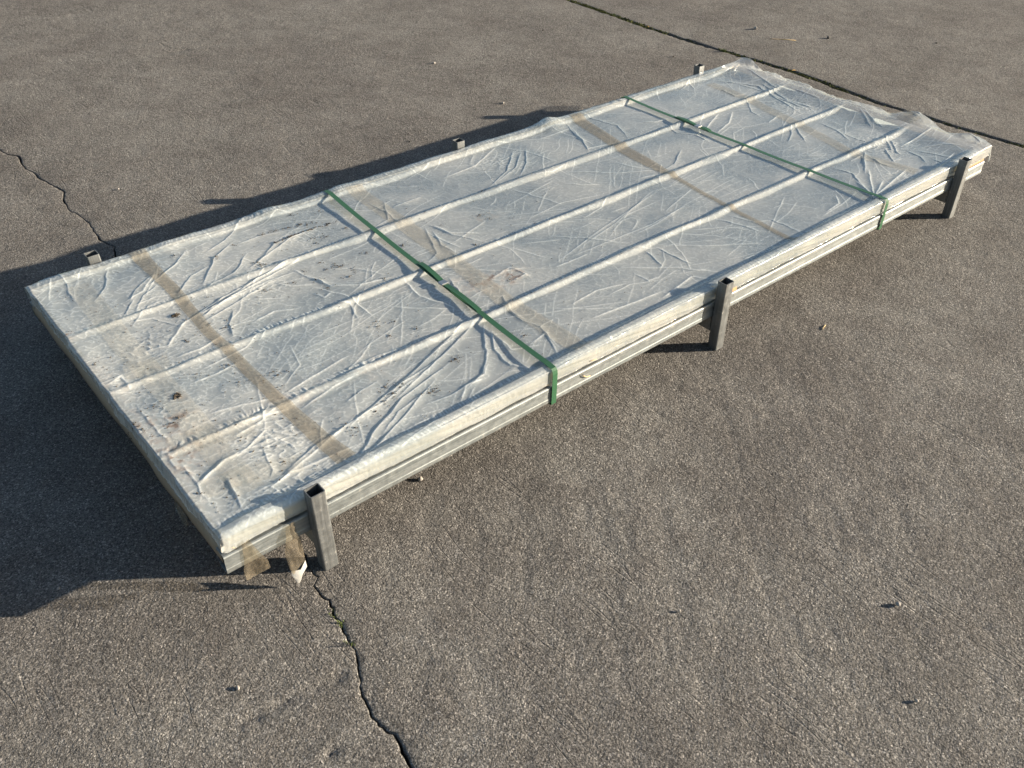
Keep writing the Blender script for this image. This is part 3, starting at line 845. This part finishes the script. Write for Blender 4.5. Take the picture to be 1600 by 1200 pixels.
# keep above ribs and panel
P = np.stack([xe, ye, z], 2)
wrap_root = empty('plastic_wrap', (FX0, FY0, .15))
tag(wrap_root, 'wrinkled milky plastic wrap with tape covering the whole panel', 'plastic wrap')
wl = Vector(wrap_root.location)
me = grid_mesh('film', P - np.array(wl))
grime = np.zeros(A.shape)
for gx, gy, sx, sy, k in ((1.46, .76, .07, .035, .75), (1.22, .46, .08, .06, 1.0), (1.30, .44, .06, .04, .9), (1.56, .90, .035, .012, .8), (.32, .42, .05, .05, .6), (.52, .33, .25, .12, .28), (.30, .25, .08, .2, .32), (.75, .33, .16, .09, .32),
                          (.26, .55, .03, .25, .5), (.315, .42, .03, .025, .9), (.36, .50, .02, .02, .9), (.29, .30, .03, .03, .7), (.95, 1.01, .10, .012, .35), (.93, 1.06, .08, .01, .3), (1.0, .55, .2, .12, .2), (2.45, .86, .05, .02, .35), (.245, .44, .02, .03, .9), (.245, .9, .02, .03, .8), (.26, .3, .03, .05, .8)):
    grime += k * np.exp(-((A - gx) / sx) ** 2 - ((B - gy) / sy) ** 2)
grime *= .55 + .8 * np.clip(fbm(A * 28, B * 28, 4, 201) + .2, 0, 1)
grime *= smooth(-.35, .45, fbm(A * 80, B * 80, 3, 403))
grime += .12 * np.clip(fbm(A * 4, B * 4, 4, 203), 0, 1) + .25 * (over_y > 0) * np.clip(fbm(A * 5, B * 40, 3, 205), 0, 1)
lap = np.zeros_like(D)
lap[1:-1, 1:-1] = D_full[2:, 1:-1] + D_full[:-2, 1:-1] + D_full[1:-1, 2:] + D_full[1:-1, :-2] - 4 * D_full[1:-1, 1:-1]
crest = np.clip(-lap / .0009, 0, 1) * top_w
crest[1:-1, 1:-1] = .5 * crest[1:-1, 1:-1] + .125 * (crest[2:, 1:-1] + crest[:-2, 1:-1] + crest[1:-1, 2:] + crest[1:-1, :-2])
milk = smooth(-.45, .45, fbm(A * 6, B * 6, 4, 401))
for nm, val in (('grime', grime), ('crest', crest), ('milk', milk), ('layers', LOOSE + .9 * far + .5 * (over_y > 0))):
    me.attributes.new(nm, 'FLOAT', 'POINT')
    me.attributes[nm].data.foreach_set('value', np.clip(val, 0, 1).reshape(-1).astype(np.float32))
film = link('film', me, M['film'], wrap_root)

def film_at(x, y):
    i = (x - a[0]) / ST; j = (y - b[0]) / ST
    i = np.clip(np.round(i).astype(int), 0, na - 1); j = np.clip(np.round(j).astype(int), 0, nb - 1)
    return z[i, j]

# tapes: strips that lie on the wrap
def tape(name, centre, width, mat, lift=.0012, n_along=220, y_from=None, wob=.002, label=None):
    """centre: polyline across the wrap [(x, y)...], width: function of t"""
    pts = np.array(centre); seg = np.hypot(*np.diff(pts, axis=0).T); s = np.concatenate([[0], np.cumsum(seg)]) / seg.sum()
    t = np.linspace(0, 1, n_along)
    cx = np.interp(t, s, pts[:, 0]); cy = np.interp(t, s, pts[:, 1])
    dx = np.gradient(cx); dy = np.gradient(cy); l = np.hypot(dx, dy); nx, ny = -dy / l, dx / l
    m = 12; u = np.linspace(-.5, .5, m)
    w = width(t) if callable(width) else np.full_like(t, width)
    off = wob * fbm(t * 9, t * 0 + len(pts), 3, 211)
    X = cx[:, None] + nx[:, None] * (u[None, :] * w[:, None] + off[:, None]); Y = cy[:, None] + ny[:, None] * (u[None, :] * w[:, None] + off[:, None])
    Zt = np.maximum.reduce([film_at(X + sx, Y + sy) for sx in (-.003, 0, .003) for sy in (-.003, 0, .003)]) + lift
    # pulled taut: smooth along the strip a little
    for _ in range(2):
        Zt[1:-1] = np.maximum(Zt[1:-1], .25 * Zt[:-2] + .5 * Zt[1:-1] + .25 * Zt[2:])
    o = link('tape', grid_mesh('tape', np.stack([X, Y, Zt], 2) - np.array(wl)), mat, wrap_root)
    if label: o['label'] = label
    return o
tape('tape', [(.540, 1.185), (.540, .95), (.529, .72), (.532, .36), (.540, .17), (.548, .08)], lambda t: .050 - .020 * np.sin(t * 3.14) ** .7, M['tape_dark'], label='brown clear tape band near the shaded end')
tape('tape', [(1.245, 1.16), (1.24, .88), (1.225, .61), (1.205, .33), (1.215, .055)], lambda t: .058 + 0 * t, M['tape_light'])
tape('tape', [(2.235, 1.18), (2.17, .86), (2.135, .56), (2.112, .35), (2.090, .06)], lambda t: .056 - .036 * smooth(.35, .6, t), M['tape_dark'])
tape('tape', [(2.93, 1.10), (2.92, .90), (2.862, .63), (2.790, .33), (2.83, .10)], lambda t: .05 + 0 * t, M['tape_light'])
tape('tape', [(.352, 1.12), (.345, .80), (.350, .50), (.345, .12)], .062, M['tape_faint'])
tape('tape', [(.275, .34), (.37, .33), (.45, .30)], .075, M['tape_faint'], n_along=60)
tape('tape', [(.275, .18), (.36, .17), (.47, .13)], .055, M['tape_faint'], n_along=60)
tape('tape', [(.300, .66), (.36, .65), (.40, .64)], .06, M['tape_faint'], n_along=40)

def ribbon(name, pts, wvec, mat, parent, off, n=24, curl=None):
    """free strip through 3-D points, wvec = half width vectors"""
    P0 = np.array(pts); W0 = np.array(wvec)
    s = np.linspace(0, 1, len(P0)); t = np.linspace(0, 1, n)
    C = np.stack([np.interp(t, s, P0[:, i]) for i in range(3)], 1); Wv = np.stack([np.interp(t, s, W0[:, i]) for i in range(3)], 1)
    for _ in range(3): C[1:-1] = .25 * C[:-2] + .5 * C[1:-1] + .25 * C[2:]
    u = np.linspace(-1, 1, 9)
    G = C[:, None, :] + Wv[:, None, :] * u[None, :, None]
    G[:, :, 1] += .0045 * np.abs(fbm(t[:, None] * 9, u[None, :] * 2.5, 2, 221)) * (-1 if pts[0][1] < .1 else 1) + (curl or 0) * u[None, :] ** 2
    return link(name, grid_mesh(name, G - np.array(off)), mat, parent)
ribbon('tape_flap', [(.284, .0305, .165), (.286, .0300, .140), (.290, .0295, .112), (.293, .0285, .092), (.294, .0265, .066)], [(.008, 0, .002), (.012, 0, .003), (.018, 0, .004), (.026, 0, -.004), (.028, .005, -.006)], M['flap'], wrap_root, wl)
ribbon('tape_flap', [(.378, .0285, .152), (.374, .026, .122), (.372, .020, .090), (.371, .012, .066), (.370, .004, .050)], [(.010, 0, .003), (.014, .004, .004), (.019, -.003, .006), (.020, .004, .006), (.017, .004, .006)], M['flap'], wrap_root, wl)
tip = grid_mesh('tape_flap', np.array([[[.352, .0040, .050], [.371, -.0015, .047], [.388, .0080, .055]], [[.353, .004, .034], [.369, -.006, .033], [.387, .003, .041]], [[.357, .001, .022], [.366, -.004, .019], [.375, .002, .028]], [[.359, .000, .012], [.362, -.002, .011], [.365, .001, .014]]]) - np.array(wl))
o = link('tape_flap', tip, M['white'], wrap_root); o['label'] = 'white torn tip of the loose tape'
ribbon('tape_flap', [(.236, .24, .125), (.233, .235, .108), (.228, .228, .098)], [(0, .03, 0), (0, .034, 0), (0, .02, .006)], M['flap'], wrap_root, wl)
ribbon('tape_flap', [(3.17, .36, .202), (3.20, .355, .214), (3.23, .36, .222), (3.25, .38, .218)], [(0, .03, 0), (0, .035, .004), (0, .028, .006), (0, .026, 0)], M['tape_light'], wrap_root, wl)

# ------------------------------------------------------------------ brown edge strip at the shaded end
n_s = 60; ysr = np.linspace(.052, 1.180, n_s); prof = [(.030, .1566), (.004, .1560), (.0, .1535), (-.003, .134), (-.002, .1130), (-.0005, .1130), (.0, .137), (.003, .152), (.006, .1545), (.030, .1548)]
G = np.array([[[.241 + px_ + .004 * float(vnoise(yy * 9, 1.5, 231)), yy, pz + .003 * float(vnoise(yy * 7, 3.5, 233))] for px_, pz in prof] for yy in ysr])
G[:, :, 2] = np.where(G[:, :, 0] > .262, np.minimum(G[:, :, 2], .1566), G[:, :, 2])
tag(link('edge_strip', grid_mesh('edge_strip', G), M['card']), 'brown cardboard edge strip along the shaded end under the wrap', 'cardboard')

# ------------------------------------------------------------------ green straps
def strap(k, seal_y, tail, label):
    root = empty('green_strap', (strap_x(k, .03), .03, .1))
    tag(root, label, 'strap', None)
    off = Vector(root.location); hw = .0078
    tops = []
    for i, ry in enumerate(RIBS):
        zt = max(float(np.max(film_at(np.array([strap_x(k, ry) + d]), np.array([ry + e])))) for d in (-.006, 0, .006) for e in (-.008, -.004, 0, .004, .008)) + .0014
        tops.append((ry, zt))
    path = [(.0285, .0975), (.0285, .150), (.0290, .188), (.0310, .1965), (.0360, .2010)]
    path += [(tops[0][0], max(tops[0][1], .2015))] + tops[1:-1] + [(tops[-1][0], tops[-1][1])]
    path += [(1.190, .2015), (1.1985, .1970), (1.2005, .188), (1.2010, .150), (1.2010, .0975), (1.1990, .0965), (.6, .0960), (.0300, .0965)]
    # densify
    d = []
    for (y0, z0), (y1, z1) in zip(path, path[1:] + path[:1]):
        n = max(1, int(math.hypot(y1 - y0, z1 - z0) / .02))
        for i in range(n):
            t = i / n
            yy = y0 + (y1 - y0) * t; zz = z0 + (z1 - z0) * t
            if zz > .15 and .05 < yy < 1.17:
                fz_ = max(float(film_at(np.array([strap_x(k, yy) + q]), np.array([yy]))[0]) for q in (-.006, 0, .006)) + .0012
                zz = max(zz - .002 * math.sin(math.pi * t) * (n > 4), fz_)
            d.append((yy, zz))
    N = len(d); th = .0009
    def band(name, pts, closed, hw, dx=0.0, tw=None):
        V = []; T = []
        n = len(pts)
        for i, (y, z_) in enumerate(pts):
            p = pts[i - 1] if (i or closed) else pts[i]; q = pts[(i + 1) % n] if (i < n - 1 or closed) else pts[i]
            ty, tz = q[0] - p[0], q[1] - p[1]; l = math.hypot(ty, tz) or 1; ny, nz = -tz / l, ty / l
            if closed and False: pass
            x = strap_x(k, y) + dx + (tw(i / max(1, n - 1)) if tw else 0)
            for sx, sn in ((-hw, 0), (hw, 0), (hw, th), (-hw, th)):
                V.append(Vector((x + sx, y + ny * sn, z_ + nz * sn)) - off)
        for i in range(n if closed else n - 1):
            j = (i + 1) % n
            for c in range(4):
                e = (c + 1) % 4; T.append((i * 4 + c, i * 4 + e, j * 4 + e, j * 4 + c))
        if not closed: T += [(0, 3, 2, 1), tuple((n - 1) * 4 + c for c in range(4))]
        b_ = bmesh.new(); vs = [b_.verts.new(v) for v in V]
        for f_ in T: b_.faces.new([vs[i] for i in f_])
        return link(name, bm_mesh(name, b_), M['strap'], root, shade=False)
    band('band', d, True, hw)
    def zstrap(y):
        top = [q for q in d if q[1] > .17]; return float(np.interp(y, [q[0] for q in top], [q[1] for q in top]))
    ya, yb = tail
    up = [(y, zstrap(y) + .0018 + .003 * math.sin(math.pi * t)) for t in np.linspace(0, 1, 14) for y in [ya + (seal_y + .012 - ya) * t]]
    band('tail', up[::-1], False, hw * .98, .0035, lambda t: .003 * t)
    dn = [(y, zstrap(y) + .0018 + .0040 * math.sin(math.pi * t)) for t in np.linspace(0, 1, 14) for y in [seal_y - .008 + (yb - seal_y + .008) * t]]
    band('tail', dn[::-1], False, hw * .98, .001, lambda t: .001)
    sz = zstrap(seal_y)
    s = box_bm(strap_x(k, seal_y) - hw - .0012, strap_x(k, seal_y) + hw + .0042, seal_y - .010, seal_y + .010, sz - .0012, sz + .0050, .0008, 1)
    s.transform(Matrix.Translation(-off))
    link('crimp_seal', bm_mesh('crimp_seal', s), M['seal'], root, shade=False)
    return root
strap(0, .515, (.640, .345), 'green plastic strap around the panel between first and middle posts')
strap(1, .815, (.925, .757), 'green plastic strap around the panel between middle and last posts')

# ------------------------------------------------------------------ debris on the wrap
V = []; T = []
def crumb(x, y, r, flat=.5):
    zz = float(film_at(np.array([x]), np.array([y]))[0]) + r * .3 + .0008
    r *= 1.55
    bi = len(V); an = random.uniform(0, 3.14); e = random.uniform(.6, 1.8)
    ca, sa = math.cos(an), math.sin(an)
    for dx, dy, dz in ((1, 0, 0), (0, 1, 0), (-1, 0, 0), (0, -1, 0), (0, 0, flat), (0, 0, -flat)):
        px_, py_ = dx * r * e * random.uniform(.6, 1.3), dy * r / e * random.uniform(.6, 1.3)
        V.append((x + px_ * ca - py_ * sa, y + px_ * sa + py_ * ca, zz + dz * r))
    T.extend([(bi + q, bi + (q + 1) % 4, bi + 4) for q in range(4)] + [(bi + (q + 1) % 4, bi + q, bi + 5) for q in range(4)])
def along(pts, n, spread, r0, r1):
    for _ in range(n):
        i = random.randrange(len(pts) - 1); t = random.random()
        x = pts[i][0] * (1 - t) + pts[i + 1][0] * t; y = pts[i][1] * (1 - t) + pts[i + 1][1] * t
        crumb(x + random.gauss(0, spread), y + random.gauss(0, spread * .6), random.uniform(r0, r1) ** 1.0)
along(DIRT_A, 60, .006, .0006, .0019); along(DIRT_B, 90, .006, .0006, .0021)
for S, n, sp in ((DIRT_SPOTS, 9, .007), (DIRT_SPOTS2, 8, .008), (DIRT_SPOTS3, 8, .007), (DIRT_LINES, 10, .008)):
    for x, y in S:
        crumb(x, y, random.uniform(.0014, .0026))
        for _ in range(n): crumb(x + random.gauss(0, sp * 1.4), y + random.gauss(0, sp), random.uniform(.0005, .0014))
for x, y in ((.497, .819), (.358, .500)):
    for _ in range(14): crumb(x + random.gauss(0, .004), y + random.gauss(0, .004), random.uniform(.0015, .004))
for _ in range(150):
    crumb(random.uniform(.26, .62), random.uniform(.10, .85), random.uniform(.0005, .0017))
for _ in range(650):
    x = .27 + 1.5 * random.random() ** 1.4; y = random.uniform(.08, 1.15); crumb(x, y, random.uniform(.0004, .0013))
tag(link('dirt_crumbs', tri_mesh('dirt_crumbs', V, T), M['dirt'], shade=False), 'dark dirt crumbs scattered over the plastic wrap', 'dirt', kind='stuff')

# small odds and ends
def stick(name, pts, r, mat, label, cat):
    b_ = bmesh.new(); n = 6; rings = []
    for i, p in enumerate(pts):
        p = Vector(p); q = Vector(pts[min(i + 1, len(pts) - 1)]) - Vector(pts[max(0, i - 1)]); q.normalize()
        s = q.orthogonal().normalized(); t = q.cross(s); rr = r * (1 - .5 * abs(i / (len(pts) - 1) - .4))
        rings.append([b_.verts.new(p + (s * math.cos(k * math.tau / n) + t * math.sin(k * math.tau / n)) * rr) for k in range(n)])
    for A_, B_ in zip(rings, rings[1:]):
        for k in range(n): b_.faces.new((A_[k], A_[(k + 1) % n], B_[(k + 1) % n], B_[k]))
    b_.faces.new(rings[0][::-1]); b_.faces.new(rings[-1])
    return tag(link(name, bm_mesh(name, b_), mat), label, cat)
stick('straw', [(1.185, .029, .142), (1.192, .0285, .134), (1.203, .028, .127), (1.214, .028, .125)], .0016, M['straw'], 'short curled straw stuck on the front rail by a green strap', 'straw')
stick('straw', [(.240, .050, .1590), (.246, .046, .1635), (.254, .0385, .1630), (.262, .0355, .1585), (.266, .0355, .1545)], .0013, M['straw'], 'curled pale straw poking out at the wrap corner', 'straw')
stick('straw', [(1.215, .0345, .166), (1.226, .0335, .1645), (1.238, .0335, .163)], .0012, M['straw'], 'tiny straw on the wrapped panel side above the rail', 'straw')
stick('straw', [(2.02, -.13, .002), (2.035, -.125, .004), (2.05, -.121, .002)], .0014, M['straw'], 'lone straw bit on the concrete in front of the middle post', 'straw')
stick('straw', [(4.16, 1.68, .002), (4.21, 1.63, .003), (4.25, 1.58, .002)], .002, M['straw'], 'thin dry stalk lying on the far slab', 'straw')
wb = box_bm(1.745, 1.790, .0335, .048, .1495, .1610, .002, 1)
tag(link('wood_chip', bm_mesh('wood_chip', wb), M['wood'], shade=False), 'orange wood chip wedged on the rail beside the middle post', 'wood')
wb = box_bm(3.05, 3.196, .036, .075, .1495, .1600, .002, 1)
tag(link('wood_batten', bm_mesh('wood_batten', wb), M['wood'], shade=False), 'orange wood batten end on the rail beside the last post', 'wood')

def leaf(x, y, s, label):
    pts = [(0, 0), (.5, .32), (1, .42), (1.5, .28), (2, 0), (1.5, -.28), (1, -.42), (.5, -.32)]
    V_ = [(px_ * s, py_ * s, .003 + .25 * s * abs(py_) + .1 * s * math.sin(px_ * 2)) for px_, py_ in pts] + [(s, 0, .004)]
    o_ = link('dead_leaf', tri_mesh('dead_leaf', V_, [(i, (i + 1) % 8, 8) for i in range(8)]), M['leaf'], shade=False)
    o_.location = (x, y, 0); o_.rotation_euler = (0, 0, random.uniform(0, 6))
    return tag(o_, label, 'leaf')
leaf(float(joint(1.30)), 1.30, .014, 'yellow dead leaf caught in the slab joint behind the wrap')
leaf(float(joint(2.24)) + .01, 2.24, .010, 'small brown leaf in the slab joint beyond the back post')
